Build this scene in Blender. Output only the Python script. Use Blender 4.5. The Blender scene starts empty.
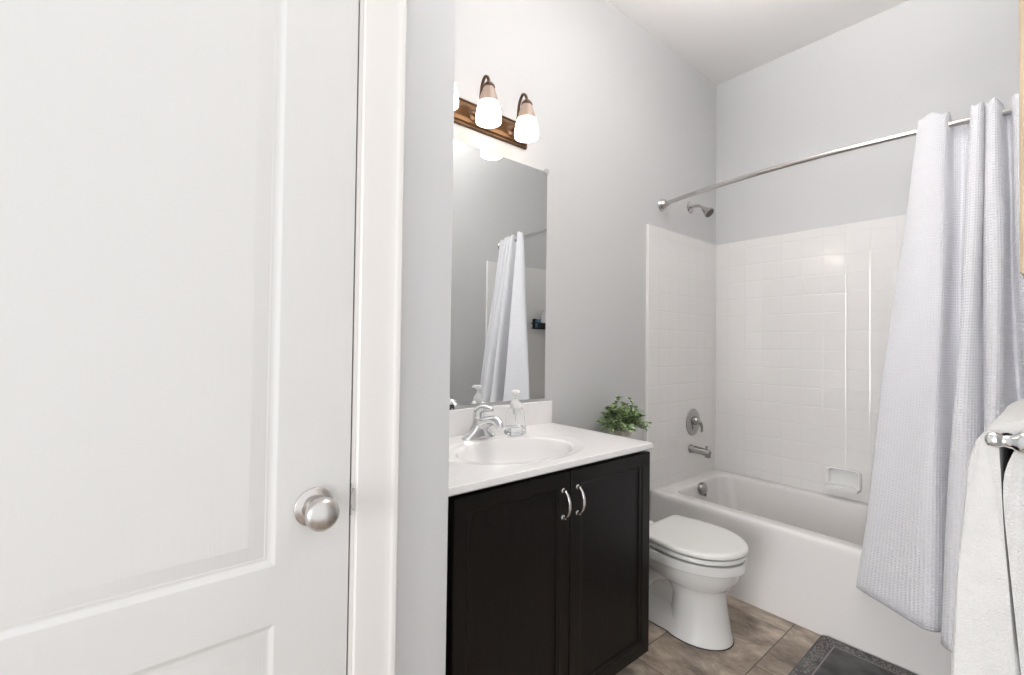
import bpy, bmesh, math, random
from math import sin, cos, pi, radians, sqrt
from mathutils import Vector, Matrix
random.seed(7)
S = bpy.context.scene
COL = S.collection

# ------------------------------------------------------------------ camera
cam_data = bpy.data.cameras.new('camera')
cam = bpy.data.objects.new('camera', cam_data)
COL.objects.link(cam)
cam_data.sensor_fit = 'HORIZONTAL'
cam_data.sensor_width = 36.0
cam_data.lens = 452.0 * 36.0 / 1024.0
cam_data.clip_start = 0.02
M = Matrix(((0.63567, 0.00429, 0.77195, 1.45),
            (0.77185, -0.02039, -0.63548, 0.0),
            (0.01301, 0.99978, -0.01627, 1.17),
            (0, 0, 0, 1)))
cam.matrix_world = M
S.camera = cam

# ------------------------------------------------------------------ light and exposure
S.view_settings.view_transform = 'Standard'
S.view_settings.look = 'None'
S.view_settings.gamma = 1.0
S.view_settings.use_curve_mapping = False
S.view_settings.exposure = 0.2
world = bpy.data.worlds.new('world')
S.world = world
world.use_nodes = True
world.node_tree.nodes['Background'].inputs[0].default_value = (0.975, 0.98, 1.0, 1)
world.node_tree.nodes['Background'].inputs[1].default_value = 1.08


def area(name, loc, rot, sx, sy, power, color):
    d = bpy.data.lights.new(name, 'AREA')
    d.shape = 'RECTANGLE'
    d.size, d.size_y = sx, sy
    d.energy = power
    d.color = color
    o = bpy.data.objects.new(name, d)
    COL.objects.link(o)
    o.location = loc
    o.rotation_euler = rot
    return o


LAMP_EMIT = 5.6
# daylight of the room the bathroom opens into, and the strength of the added fill globe
area('hall_daylight', (1.0, -4.5, 1.35), (radians(90), 0, 0), 3.4, 2.4, 200, (0.99, 0.99, 1.0))
GLOBE_EMIT = 9.0
# added fill light aimed at the ceiling to even out the brightness
area('ceiling_fill', (0.98, 1.08, 2.42), (radians(152), 0, 0), 0.5, 0.6, 22, (1.0, 0.985, 0.965)).data.spread = radians(115)


# ------------------------------------------------------------------ materials
def nodes_of(name):
    m = bpy.data.materials.new(name)
    m.use_nodes = True
    nt = m.node_tree
    return m, nt, nt.nodes['Principled BSDF']


def mat(name, col, rough=0.5, metal=0.0, bump=0.0, bscale=200.0, var=0.0, vscale=4.0, spec=None, coat=0.0,
        trans=0.0, ior=None, sss=0.0, stretch=None, sheen=0.0):
    m, nt, b = nodes_of(name)
    b.inputs['Base Color'].default_value = (*col, 1)
    b.inputs['Roughness'].default_value = rough
    b.inputs['Metallic'].default_value = metal
    if spec is not None: b.inputs['Specular IOR Level'].default_value = spec
    if coat: b.inputs['Coat Weight'].default_value = coat; b.inputs['Coat Roughness'].default_value = 0.06
    if trans: b.inputs['Transmission Weight'].default_value = trans
    if ior: b.inputs['IOR'].default_value = ior
    if sheen: b.inputs['Sheen Weight'].default_value = sheen
    tc = nt.nodes.new('ShaderNodeTexCoord')
    mp = nt.nodes.new('ShaderNodeMapping')
    nt.links.new(tc.outputs['Object'], mp.inputs['Vector'])
    if stretch: mp.inputs['Scale'].default_value = stretch
    if bump:
        n = nt.nodes.new('ShaderNodeTexNoise'); n.inputs['Scale'].default_value = bscale
        n.inputs['Detail'].default_value = 4
        nt.links.new(mp.outputs[0], n.inputs['Vector'])
        bp = nt.nodes.new('ShaderNodeBump'); bp.inputs['Strength'].default_value = bump
        bp.inputs['Distance'].default_value = 0.002
        nt.links.new(n.outputs['Fac'], bp.inputs['Height'])
        nt.links.new(bp.outputs[0], b.inputs['Normal'])
    if var:
        n = nt.nodes.new('ShaderNodeTexNoise'); n.inputs['Scale'].default_value = vscale
        n.inputs['Detail'].default_value = 5
        nt.links.new(mp.outputs[0], n.inputs['Vector'])
        r = nt.nodes.new('ShaderNodeValToRGB')
        r.color_ramp.elements[0].position = 0.3; r.color_ramp.elements[1].position = 0.7
        r.color_ramp.elements[0].color = (*[c * (1 - var) for c in col], 1)
        r.color_ramp.elements[1].color = (*[min(1, c * (1 + var)) for c in col], 1)
        nt.links.new(n.outputs['Fac'], r.inputs['Fac'])
        nt.links.new(r.outputs[0], b.inputs['Base Color'])
    return m


WALL = mat('wall_paint', (0.60, 0.60, 0.605), 0.6, bump=0.12, bscale=350)
CEIL = mat('ceiling_paint', (0.84, 0.825, 0.815), 0.85, bump=0.1, bscale=200)
TRIM = mat('white_trim_paint', (0.73, 0.708, 0.685), 0.35, bump=0.05, bscale=60)
DOORM = mat('door_paint', (0.68, 0.674, 0.66), 0.38, bump=0.13, bscale=60, stretch=(3, 3, 0.16))
PORC = mat('porcelain', (0.80, 0.80, 0.785), 0.08, coat=0.4)
SEATP = mat('seat_plastic', (0.78, 0.78, 0.755), 0.22)
TUBM = mat('tub_enamel', (0.80, 0.78, 0.765), 0.16, coat=0.3)
MARBLE = mat('cultured_marble', (0.90, 0.89, 0.89), 0.12, coat=0.3, var=0.02, vscale=3)
ESPR = mat('espresso_wood', (0.0065, 0.0048, 0.0040), 0.33, spec=0.28, bump=0.25, bscale=40, stretch=(6, 6, 0.4), var=0.2, vscale=20)
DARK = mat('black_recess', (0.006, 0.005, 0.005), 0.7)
POLN = mat('polished_nickel', (0.40, 0.39, 0.385), 0.16, 1.0)
CHROME = mat('chrome', (0.78, 0.79, 0.80), 0.07, 1.0)
NICKEL = mat('satin_nickel', (0.60, 0.58, 0.56), 0.27, 1.0, bump=0.05, bscale=300)
BNICKEL = mat('brushed_nickel_rod', (0.55, 0.53, 0.52), 0.22, 1.0)
BRONZE = mat('bronze', (0.13, 0.075, 0.045), 0.32, 0.75)
BRONZEP = mat('bronze_plate', (0.12, 0.06, 0.024), 0.28, 0.6)
MIRR = mat('mirror_silver', (0.90, 0.915, 0.91), 0.0, 1.0)
MEDGE = mat('mirror_edge', (0.55, 0.58, 0.58), 0.15, 0.6)
CLIP = mat('clear_plastic', (0.9, 0.9, 0.9), 0.1, trans=0.5, ior=1.45)
OAK = mat('oak', (0.58, 0.45, 0.31), 0.45, bump=0.3, bscale=50, stretch=(8, 8, 0.6), var=0.2, vscale=12)
TOWEL = mat('terry_towel', (0.62, 0.612, 0.60), 0.95, bump=1.0, bscale=420, sheen=0.4, var=0.03, vscale=60)
LEAF = mat('leaf', (0.26, 0.37, 0.17), 0.5, var=0.75, vscale=30)
LEAF2 = mat('pale_leaf', (0.46, 0.55, 0.34), 0.5, var=0.4, vscale=30)
STEM = mat('stem', (0.12, 0.14, 0.05), 0.7)
POT = mat('speckled_pot', (0.62, 0.58, 0.52), 0.6, var=0.25, vscale=120)
SOIL = mat('soil', (0.03, 0.02, 0.015), 0.95)
BLACKM = mat('black_wire', (0.015, 0.015, 0.017), 0.4)
BLUEB = mat('blue_plastic', (0.12, 0.25, 0.42), 0.3)
WHITEB = mat('white_plastic', (0.92, 0.92, 0.92), 0.35)
DARKCLIP = mat('dark_clip', (0.08, 0.08, 0.08), 0.4, 0.6)
RUBBER = mat('dark_spray_face', (0.10, 0.095, 0.09), 0.5, 0.3)
SCREW = mat('chrome_screw', (0.5, 0.5, 0.5), 0.3, 1.0)
EDGEW = mat('highlit_tile_edge', (0.90, 0.89, 0.88), 0.2)  # tile edge trim, its grazing highlight put into a lighter white
CAULK = mat('dark_caulk', (0.05, 0.045, 0.04), 0.8)

GLASS, nt, b = nodes_of('clear_bottle')
b.inputs['Base Color'].default_value = (0.97, 0.98, 0.985, 1)
b.inputs['Transmission Weight'].default_value = 1.0
b.inputs['Roughness'].default_value = 0.03
b.inputs['IOR'].default_value = 1.12
SOAP, nt, b = nodes_of('clear_soap')
b.inputs['Base Color'].default_value = (0.93, 0.95, 0.96, 1)
b.inputs['Transmission Weight'].default_value = 1.0
b.inputs['Roughness'].default_value = 0.05
b.inputs['IOR'].default_value = 1.2


def mth(nt, op, a, bb=None, c=None):
    n = nt.nodes.new('ShaderNodeMath'); n.operation = op
    for i, v in enumerate((a, bb, c)):
        if v is None: continue
        if isinstance(v, (int, float)): n.inputs[i].default_value = v
        else: nt.links.new(v, n.inputs[i])
    return n.outputs[0]


def smooth(nt, v, lo, hi):
    n = nt.nodes.new('ShaderNodeMapRange'); n.interpolation_type = 'SMOOTHSTEP'
    nt.links.new(v, n.inputs['Value'])
    n.inputs['From Min'].default_value = lo; n.inputs['From Max'].default_value = hi
    return n.outputs[0]


def uv_split(nt):
    uv = nt.nodes.new('ShaderNodeUVMap'); uv.uv_map = 'UVMap'
    sp = nt.nodes.new('ShaderNodeSeparateXYZ'); nt.links.new(uv.outputs[0], sp.inputs[0])
    return uv, sp.outputs[0], sp.outputs[1]


# glazed 4 inch wall tile, one UV unit a tile
TILE, nt, b = nodes_of('glazed_tile')
uv, U, V = uv_split(nt)
fu, fv = mth(nt, 'FRACT', U), mth(nt, 'FRACT', V)
eu = mth(nt, 'MINIMUM', fu, mth(nt, 'SUBTRACT', 1.0, fu))
ev = mth(nt, 'MINIMUM', fv, mth(nt, 'SUBTRACT', 1.0, fv))
e = mth(nt, 'MINIMUM', eu, ev)
h = smooth(nt, e, 0.0, 0.055)
cmb = nt.nodes.new('ShaderNodeCombineXYZ')
nt.links.new(mth(nt, 'FLOOR', U), cmb.inputs[0]); nt.links.new(mth(nt, 'FLOOR', V), cmb.inputs[1])
wn = nt.nodes.new('ShaderNodeTexWhiteNoise'); nt.links.new(cmb.outputs[0], wn.inputs['Vector'])
spc = nt.nodes.new('ShaderNodeSeparateColor'); nt.links.new(wn.outputs['Color'], spc.inputs[0])
t1 = mth(nt, 'MULTIPLY', mth(nt, 'SUBTRACT', spc.outputs[0], 0.5), fu)
t2 = mth(nt, 'MULTIPLY', mth(nt, 'SUBTRACT', spc.outputs[1], 0.5), fv)
tilt = mth(nt, 'MULTIPLY', mth(nt, 'ADD', t1, t2), 0.5)
hh = mth(nt, 'ADD', h, tilt)
bp = nt.nodes.new('ShaderNodeBump'); bp.inputs['Distance'].default_value = 0.0008; bp.inputs['Strength'].default_value = 0.7
nt.links.new(hh, bp.inputs['Height']); nt.links.new(bp.outputs[0], b.inputs['Normal'])
mx = nt.nodes.new('ShaderNodeMix'); mx.data_type = 'RGBA'
mx.inputs[6].default_value = (0.775, 0.76, 0.75, 1); mx.inputs[7].default_value = (0.80, 0.785, 0.772, 1)
nt.links.new(smooth(nt, e, 0.008, 0.03), mx.inputs[0]); nt.links.new(mx.outputs[2], b.inputs['Base Color'])
b.inputs['Roughness'].default_value = 0.11
b.inputs['IOR'].default_value = 1.75

# waffle weave curtain, UV in metres
CURT, nt, b = nodes_of('waffle_curtain')
uv, U, V = uv_split(nt)
su = mth(nt, 'SINE', mth(nt, 'MULTIPLY', U, 2 * pi / 0.0095))
sv = mth(nt, 'SINE', mth(nt, 'MULTIPLY', V, 2 * pi / 0.0095))
w = mth(nt, 'MAXIMUM', su, sv)
bp = nt.nodes.new('ShaderNodeBump'); bp.inputs['Distance'].default_value = 0.0016; bp.inputs['Strength'].default_value = 0.8
nt.links.new(w, bp.inputs['Height']); nt.links.new(bp.outputs[0], b.inputs['Normal'])
b.inputs['Base Color'].default_value = (0.91, 0.91, 0.945, 1)
b.inputs['Roughness'].default_value = 0.85
b.inputs['Sheen Weight'].default_value = 0.2
tr = nt.nodes.new('ShaderNodeBsdfTranslucent'); tr.inputs['Color'].default_value = (0.84, 0.83, 0.93, 1)
ms = nt.nodes.new('ShaderNodeMixShader'); ms.inputs[0].default_value = 0.15
out = nt.nodes['Material Output']
nt.links.new(b.outputs[0], ms.inputs[1]); nt.links.new(tr.outputs[0], ms.inputs[2]); nt.links.new(ms.outputs[0], out.inputs['Surface'])

# slate look floor tile, laid in a running bond
FLOORM, nt, b = nodes_of('floor_tile')
tc = nt.nodes.new('ShaderNodeTexCoord')
sp = nt.nodes.new('ShaderNodeSeparateXYZ'); nt.links.new(tc.outputs['Object'], sp.inputs[0])
TWX, TLY = 0.31, 0.62
tx = mth(nt, 'DIVIDE', mth(nt, 'ADD', sp.outputs[0], 0.31 * 10 - 0.727), TWX)
row = mth(nt, 'FLOOR', tx)
odd = mth(nt, 'MODULO', row, 2.0)
ty = mth(nt, 'ADD', mth(nt, 'DIVIDE', mth(nt, 'ADD', sp.outputs[1], 0.62 * 10 - 2.085), TLY), mth(nt, 'MULTIPLY', mth(nt, 'SUBTRACT', 1.0, odd), 0.5))
fx, fy = mth(nt, 'FRACT', tx), mth(nt, 'FRACT', ty)
ex = mth(nt, 'MULTIPLY', mth(nt, 'MINIMUM', fx, mth(nt, 'SUBTRACT', 1.0, fx)), TWX)
ey = mth(nt, 'MULTIPLY', mth(nt, 'MINIMUM', fy, mth(nt, 'SUBTRACT', 1.0, fy)), TLY)
e = mth(nt, 'MINIMUM', ex, ey)
g = smooth(nt, e, 0.0012, 0.003)
cmb = nt.nodes.new('ShaderNodeCombineXYZ'); nt.links.new(row, cmb.inputs[0]); nt.links.new(mth(nt, 'FLOOR', ty), cmb.inputs[1])
wn = nt.nodes.new('ShaderNodeTexWhiteNoise'); nt.links.new(cmb.outputs[0], wn.inputs['Vector'])
va = nt.nodes.new('ShaderNodeVectorMath'); va.operation = 'MULTIPLY_ADD'
nt.links.new(wn.outputs['Color'], va.inputs[0]); va.inputs[1].default_value = (9, 9, 9)
mp = nt.nodes.new('ShaderNodeMapping'); mp.inputs['Scale'].default_value = (1.0, 1.5, 1.0); mp.inputs['Rotation'].default_value = (0, 0, 0.5)
nt.links.new(tc.outputs['Object'], mp.inputs[0]); nt.links.new(mp.outputs[0], va.inputs[2])
n1 = nt.nodes.new('ShaderNodeTexNoise'); n1.inputs['Scale'].default_value = 5.0; n1.inputs['Detail'].default_value = 9; n1.inputs['Roughness'].default_value = 0.68
n1.inputs['Distortion'].default_value = 0.35
nt.links.new(va.outputs[0], n1.inputs['Vector'])
r = nt.nodes.new('ShaderNodeValToRGB')
els = r.color_ramp.elements
els[0].position = 0.34; els[0].color = (0.13, 0.10, 0.078, 1)
els[1].position = 0.67; els[1].color = (0.60, 0.51, 0.42, 1)
k = els.new(0.5); k.color = (0.33, 0.265, 0.21, 1)
nt.links.new(n1.outputs['Fac'], r.inputs[0])
mx = nt.nodes.new('ShaderNodeMix'); mx.data_type = 'RGBA'
mx.inputs[6].default_value = (0.10, 0.08, 0.065, 1)
nt.links.new(r.outputs[0], mx.inputs[7]); nt.links.new(g, mx.inputs[0]); nt.links.new(mx.outputs[2], b.inputs['Base Color'])
bp = nt.nodes.new('ShaderNodeBump'); bp.inputs['Distance'].default_value = 0.0015; bp.inputs['Strength'].default_value = 0.6
nt.links.new(g, bp.inputs['Height']); nt.links.new(bp.outputs[0], b.inputs['Normal'])
b.inputs['Roughness'].default_value = 0.38

# bath mat: dark pile with a medallion border
MATX0, MATX1, MATY0, MATY1 = 0.826, 1.46, 1.66, 2.172
MATM, nt, b = nodes_of('bath_mat')
tc = nt.nodes.new('ShaderNodeTexCoord')
sp = nt.nodes.new('ShaderNodeSeparateXYZ'); nt.links.new(tc.outputs['Object'], sp.inputs[0])
dx = mth(nt, 'MINIMUM', mth(nt, 'SUBTRACT', sp.outputs[0], MATX0), mth(nt, 'SUBTRACT', MATX1, sp.outputs[0]))
dy = mth(nt, 'MINIMUM', mth(nt, 'SUBTRACT', sp.outputs[1], MATY0), mth(nt, 'SUBTRACT', MATY1, sp.outputs[1]))
e = mth(nt, 'MINIMUM', dx, dy)
vo = nt.nodes.new('ShaderNodeTexVoronoi'); vo.inputs['Scale'].default_value = 75; vo.feature = 'DISTANCE_TO_EDGE'
nt.links.new(tc.outputs['Object'], vo.inputs['Vector'])
pat = smooth(nt, vo.outputs['Distance'], 0.05, 0.25)
border = mth(nt, 'MULTIPLY', smooth(nt, e, 0.006, 0.010), mth(nt, 'SUBTRACT', 1.0, smooth(nt, e, 0.050, 0.054)))
line = mth(nt, 'MULTIPLY', smooth(nt, e, 0.054, 0.056), mth(nt, 'SUBTRACT', 1.0, smooth(nt, e, 0.058, 0.061)))
nz = nt.nodes.new('ShaderNodeTexNoise'); nz.inputs['Scale'].default_value = 9; nz.inputs['Detail'].default_value = 6
nt.links.new(tc.outputs['Object'], nz.inputs['Vector'])
base = nt.nodes.new('ShaderNodeValToRGB'); nt.links.new(nz.outputs['Fac'], base.inputs[0])
base.color_ramp.elements[0].color = (0.045, 0.046, 0.045, 1); base.color_ramp.elements[1].color = (0.15, 0.15, 0.148, 1)
base.color_ramp.elements[0].position = 0.35; base.color_ramp.elements[1].position = 0.75
m1 = nt.nodes.new('ShaderNodeMix'); m1.data_type = 'RGBA'
nt.links.new(mth(nt, 'MULTIPLY', border, pat), m1.inputs[0]); nt.links.new(base.outputs[0], m1.inputs[6]); m1.inputs[7].default_value = (0.23, 0.20, 0.20, 1)
m2 = nt.nodes.new('ShaderNodeMix'); m2.data_type = 'RGBA'
nt.links.new(line, m2.inputs[0]); nt.links.new(m1.outputs[2], m2.inputs[6]); m2.inputs[7].default_value = (0.26, 0.24, 0.235, 1)
nt.links.new(m2.outputs[2], b.inputs['Base Color'])
b.inputs['Roughness'].default_value = 0.9

# lit frosted glass: amber grey at the neck, white at the open end
SHADE, nt, b = nodes_of('lit_frosted_glass')
tc = nt.nodes.new('ShaderNodeTexCoord')
sp = nt.nodes.new('ShaderNodeSeparateXYZ'); nt.links.new(tc.outputs['Generated'], sp.inputs[0])
r = nt.nodes.new('ShaderNodeValToRGB'); nt.links.new(sp.outputs[2], r.inputs[0])
els = r.color_ramp.elements
els[0].position = 0.46; els[0].color = (1.0, 0.90, 0.78, 1)
els[1].position = 0.56; els[1].color = (0.030, 0.021, 0.016, 1)
b.inputs['Base Color'].default_value = (0.27, 0.205, 0.17, 1)
b.inputs['Roughness'].default_value = 0.35
nt.links.new(r.outputs[0], b.inputs['Emission Color'])
b.inputs['Emission Strength'].default_value = LAMP_EMIT
BULB, nt, b = nodes_of('lit_bulb')
b.inputs['Emission Color'].default_value = (1, 0.9, 0.75, 1); b.inputs['Emission Strength'].default_value = 14
DIFF, nt, b = nodes_of('fill_globe_glow')
b.inputs['Base Color'].default_value = (0.9, 0.9, 0.9, 1)
b.inputs['Emission Color'].default_value = (1, 0.975, 0.95, 1); b.inputs['Emission Strength'].default_value = GLOBE_EMIT


# ------------------------------------------------------------------ geometry helpers
def nb(): return bmesh.new()


def bx(bm, x0, x1, y0, y1, z0, z1, bev=0.0, seg=2):
    vs = [bm.verts.new((x, y, z)) for x in (x0, x1) for y in (y0, y1) for z in (z0, z1)]
    F = [(0, 1, 3, 2), (4, 6, 7, 5), (0, 4, 5, 1), (2, 3, 7, 6), (0, 2, 6, 4), (1, 5, 7, 3)]
    fs = [bm.faces.new([vs[i] for i in f]) for f in F]
    if bev:
        es = list({e for f in fs for e in f.edges})
        bmesh.ops.bevel(bm, geom=es, offset=bev, segments=seg, profile=0.5, affect='EDGES')


def loft(bm, rings, cap0=True, cap1=True, closed=True):
    R = [[bm.verts.new(p) for p in r] for r in rings]
    n = len(R[0])
    for a, c in zip(R, R[1:]):
        for i in range(n if closed else n - 1):
            j = (i + 1) % n
            bm.faces.new((a[i], a[j], c[j], c[i]))
    if cap0: bm.faces.new(R[0][::-1])
    if cap1: bm.faces.new(R[-1])
    return R


def basis(d):
    d = Vector(d).normalized()
    u = d.orthogonal().normalized()
    return u, d.cross(u).normalized(), d


def lathe(bm, prof, o, d=(0, 0, 1), n=32, cap0=True, cap1=True, sx=1.0, sy=1.0, ref=None):
    """prof: (radius, distance along d)"""
    d = Vector(d).normalized()
    if ref is None: u, v, d = basis(d)
    else:
        u = Vector(ref).normalized(); v = d.cross(u).normalized()
    o = Vector(o)
    rings = []
    for r, t in prof:
        rings.append([o + d * t + u * (max(r, 1e-4) * sx * cos(2 * pi * i / n)) + v * (max(r, 1e-4) * sy * sin(2 * pi * i / n)) for i in range(n)])
    loft(bm, rings, cap0, cap1)


def cr(pts, k=6):
    """Catmull-Rom through tuples"""
    P = [Vector(p) for p in pts]
    P = [P[0] * 2 - P[1]] + P + [P[-1] * 2 - P[-2]]
    out = []
    for i in range(1, len(P) - 2):
        for s in range(k):
            t = s / k
            a, b_, c, d = P[i - 1], P[i], P[i + 1], P[i + 2]
            out.append(0.5 * ((2 * b_) + (c - a) * t + (2 * a - 5 * b_ + 4 * c - d) * t * t + (3 * b_ - a - 3 * c + d) * t ** 3))
    out.append(P[-2])
    return out


def tube(bm, pts, rad, n=14, k=6, smoothp=True, flat=1.0):
    P = cr(pts, k) if smoothp else [Vector(p) for p in pts]
    if isinstance(rad, (int, float)): R = [rad] * len(P)
    else:
        R = [v.x for v in cr([(r, 0, 0) for r in rad], k)] if smoothp else list(rad)
    T = []
    for i in range(len(P)):
        a = P[max(i - 1, 0)]; c = P[min(i + 1, len(P) - 1)]
        T.append((c - a).normalized())
    u = T[0].orthogonal().normalized()
    rings = []
    for p, t, r in zip(P, T, R):
        u = (u - t * u.dot(t)).normalized()
        v = t.cross(u)
        rings.append([p + u * (r * cos(2 * pi * i / n)) + v * (r * flat * sin(2 * pi * i / n)) for i in range(n)])
    loft(bm, rings)


def rr(x0, x1, y0, y1, r, z, n=8):
    """rounded rectangle ring at height z, 4*(n+1) points"""
    pts = []
    for cx, cy, a0 in ((x1 - r, y1 - r, 0), (x0 + r, y1 - r, pi / 2), (x0 + r, y0 + r, pi), (x1 - r, y0 + r, 3 * pi / 2)):
        for i in range(n + 1):
            a = a0 + (pi / 2) * i / n
            pts.append(Vector((cx + r * cos(a), cy + r * sin(a), z)))
    return pts


def world_off(o):
    v = Vector((0, 0, 0))
    while o is not None:
        v += o.location; o = o.parent
    return v


def obj(name, bm, m, parent=None, sharp=35, merge=True, smooth_=True, wn=True):
    if merge: bmesh.ops.remove_doubles(bm, verts=bm.verts, dist=1e-5)
    bmesh.ops.recalc_face_normals(bm, faces=bm.faces)
    if parent is not None:
        off = world_off(parent)
        bmesh.ops.translate(bm, verts=bm.verts, vec=-off)
    me = bpy.data.meshes.new(name)
    bm.to_mesh(me); bm.free()
    if smooth_:
        for p in me.polygons: p.use_smooth = True
        me.set_sharp_from_angle(angle=radians(sharp))
    me.materials.append(m)
    o = bpy.data.objects.new(name, me)
    COL.objects.link(o)
    if parent is not None: o.parent = parent
    if smooth_ and wn:
        w_ = o.modifiers.new('normals', 'WEIGHTED_NORMAL'); w_.keep_sharp = True; w_.weight = 50
    return o


def thing(name, label, cat, loc=(0, 0, 0), group=None):
    o = bpy.data.objects.new(name, None)
    o.empty_display_size = 0.05
    COL.objects.link(o)
    o.location = loc
    o['label'] = label; o['category'] = cat
    if group: o['group'] = group
    return o


def tag(o, label, cat, group=None):
    o['label'] = label; o['category'] = cat
    if group: o['group'] = group
    return o


def struct(o, label=None):
    o['kind'] = 'structure'
    if label: o['label'] = label
    return o


def sbox(name, m, *a, bev=0.0, label=None):
    bm = nb(); bx(bm, *a, bev)
    return struct(obj(name, bm, m), label)


# ------------------------------------------------------------------ room shell
H = 2.915
W = 1.50
YB = 2.930
XC = 0.62     # face of the closet wall
sbox('floor', FLOORM, -0.1, 2.3, -1.4, 3.03, -0.08, 0.0, label='brown slate look tile floor')
sbox('ceiling', CEIL, -0.1, 2.3, -1.4, 3.03, H, H + 0.08, label='white painted ceiling')
sbox('wall_left', WALL, -0.1, 0.0, -1.4, 3.03, 0, H, label='pale grey wall behind the vanity mirror and toilet')
sbox('wall_back', WALL, 0.0, W, YB, 3.03, 0, H, label='pale grey wall above the long side of the bathtub')
sbox('wall_right', WALL, W, W + 0.11, 0.66, 3.03, 0, H, label='pale grey wall behind the shower curtain')
# closet block beside the vanity, with the door opening in its face
sbox('wall_closet', WALL, 0.0, XC, 0.318, 0.514, 0, H, bev=0.002, label='pale grey wall end between closet door and vanity')
sbox('wall_over_door', WALL, 0.50, XC, -1.4, 0.318, 2.055, H, label='grey wall above the closet door')
sbox('wall_beside_door', WALL, 0.50, XC, -1.4, -0.47, 0, 2.055, label='grey wall on the hinge side of the closet door')

# door leaf with two moulded panels
DY0, DY1 = -0.455, 0.3025
DX = 0.620
door = thing('door_1', 'white moulded panel closet door, closed, with round knob', 'door', (0.60, (DY0 + DY1) / 2, 0.008))
door['kind'] = 'structure'


def door_face(bm, panels):
    """front face in the plane x=DX with recessed raised-field panels; panels = (y0,y1,z0,z1)"""
    ys = sorted({DY0, DY1, panels[0][0], panels[0][1]})
    zs = sorted({0.008, 2.04} | {p[2] for p in panels} | {p[3] for p in panels})
    V = {}
    def v(x, y, z):
        k = (round(x, 5), round(y, 5), round(z, 5))
        if k not in V: V[k] = bm.verts.new((x, y, z))
        return V[k]
    for i in range(len(ys) - 1):
        for j in range(len(zs) - 1):
            cell = (ys[i], ys[i + 1], zs[j], zs[j + 1])
            if any(abs(cell[0] - p[0]) < 1e-6 and abs(cell[2] - p[2]) < 1e-6 for p in panels): continue
            bm.faces.new((v(DX, cell[0], cell[2]), v(DX, cell[1], cell[2]), v(DX, cell[1], cell[3]), v(DX, cell[0], cell[3])))
    steps = [(0.0, 0.0), (0.003, 0.0010), (0.007, 0.0030), (0.011, 0.0042), (0.014, 0.0045), (0.016, 0.0040), (0.018, 0.0045), (0.040, 0.0012), (0.043, 0.0010)]
    for p in panels:
        prev = None
        for ins, dep in steps:
            q = [v(DX - dep, p[0] + ins, p[2] + ins), v(DX - dep, p[1] - ins, p[2] + ins), v(DX - dep, p[1] - ins, p[3] - ins), v(DX - dep, p[0] + ins, p[3] - ins)]
            if prev:
                for i in range(4):
                    bm.faces.new((prev[i], prev[(i + 1) % 4], q[(i + 1) % 4], q[i]))
            prev = q
        bm.faces.new(prev)
    # edges and back
    e = [v(DX, DY0, 0.008), v(DX, DY1, 0.008), v(DX, DY1, 2.04), v(DX, DY0, 2.04)]
    bk = [bm.verts.new((DX - 0.035, c.co.y, c.co.z)) for c in e]
    bm.faces.new(bk[::-1])


bm = nb()
door_face(bm, [(-0.335, 0.1825, 0.797, 1.90), (-0.335, 0.1825, 0.21, 0.704)])
bx(bm, DX - 0.035, DX - 0.0076, DY0, DY1, 0.008, 2.04)
# thin returns on the four edges
bx(bm, DX - 0.034, DX - 0.0001, DY1 - 0.003, DY1, 0.008, 2.04)
bx(bm, DX - 0.034, DX - 0.0001, DY0, DY0 + 0.003, 0.008, 2.04)
obj('door_leaf', bm, DOORM, door, sharp=20, merge=False)
KY, KZ = 0.2405, 0.884
bm = nb()
lathe(bm, [(0.031, 0.0), (0.033, 0.0015), (0.033, 0.004), (0.030, 0.0065), (0.024, 0.009), (0.0215, 0.010)], (DX, KY, KZ), (1, 0, 0), 40)
rose = obj('knob_rose', bm, NICKEL, door)
bm = nb()
lathe(bm, [(0.0125, 0.008), (0.0115, 0.020), (0.013, 0.026), (0.019, 0.031), (0.0255, 0.038), (0.0275, 0.046), (0.0265, 0.053), (0.022, 0.0585), (0.014, 0.0615), (0.006, 0.0625), (0.0005, 0.0627)], (DX, KY, KZ), (1, 0, 0), 40)
obj('door_knob', bm, NICKEL, door)

# jamb, stop, casing
jamb = thing('trim_1', 'white painted jamb of the closet door', 'trim', (0.60, 0.31, 0.0)); jamb['kind'] = 'structure'
bm = nb()
bx(bm, 0.50, 0.6195, 0.3055, 0.3178, 0, 2.045)
bx(bm, 0.50, 0.583, 0.296, 0.3055, 0, 2.045)
obj('jamb', bm, TRIM, jamb)
bm = nb()
bx(bm, 0.50, 0.6195, DY0 - 0.0145, DY0 - 0.003, 0, 2.045)
bx(bm, 0.50, 0.6195, DY0 - 0.0145, 0.3178, 2.0435, 2.0545)
obj('jamb', bm, TRIM, jamb)
bm = nb()
bx(bm, 0.596, 0.6212, 0.3045, 0.3062, 0.853, 0.912, 0.0006)
lathe(bm, [(0.012, 0), (0.012, 0.0016)], (0.6207, 0.3095, 0.8825), (1, 0, 0), 20, sx=0.35, sy=1.7, ref=(0, 1, 0))
tag_o = obj('strike_plate', bm, NICKEL, jamb); tag_o['label'] = 'satin nickel strike plate'
PROF = [(0.0, 0.0), (0.0, 0.007), (0.002, 0.009), (0.010, 0.010), (0.030, 0.0115), (0.050, 0.013), (0.062, 0.0145), (0.066, 0.0175), (0.070, 0.019), (0.076, 0.019), (0.078, 0.017), (0.078, 0.0)]


def casing_v(y0, sgn, z1=2.05):
    bm = nb()
    rings = []
    for z, mit in ((0.0, 0), (z1, 1)):
        rings.append([Vector((XC + t, y0 + sgn * a, z + (a if mit else 0))) for a, t in PROF])
    loft(bm, rings)
    return bm


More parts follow.
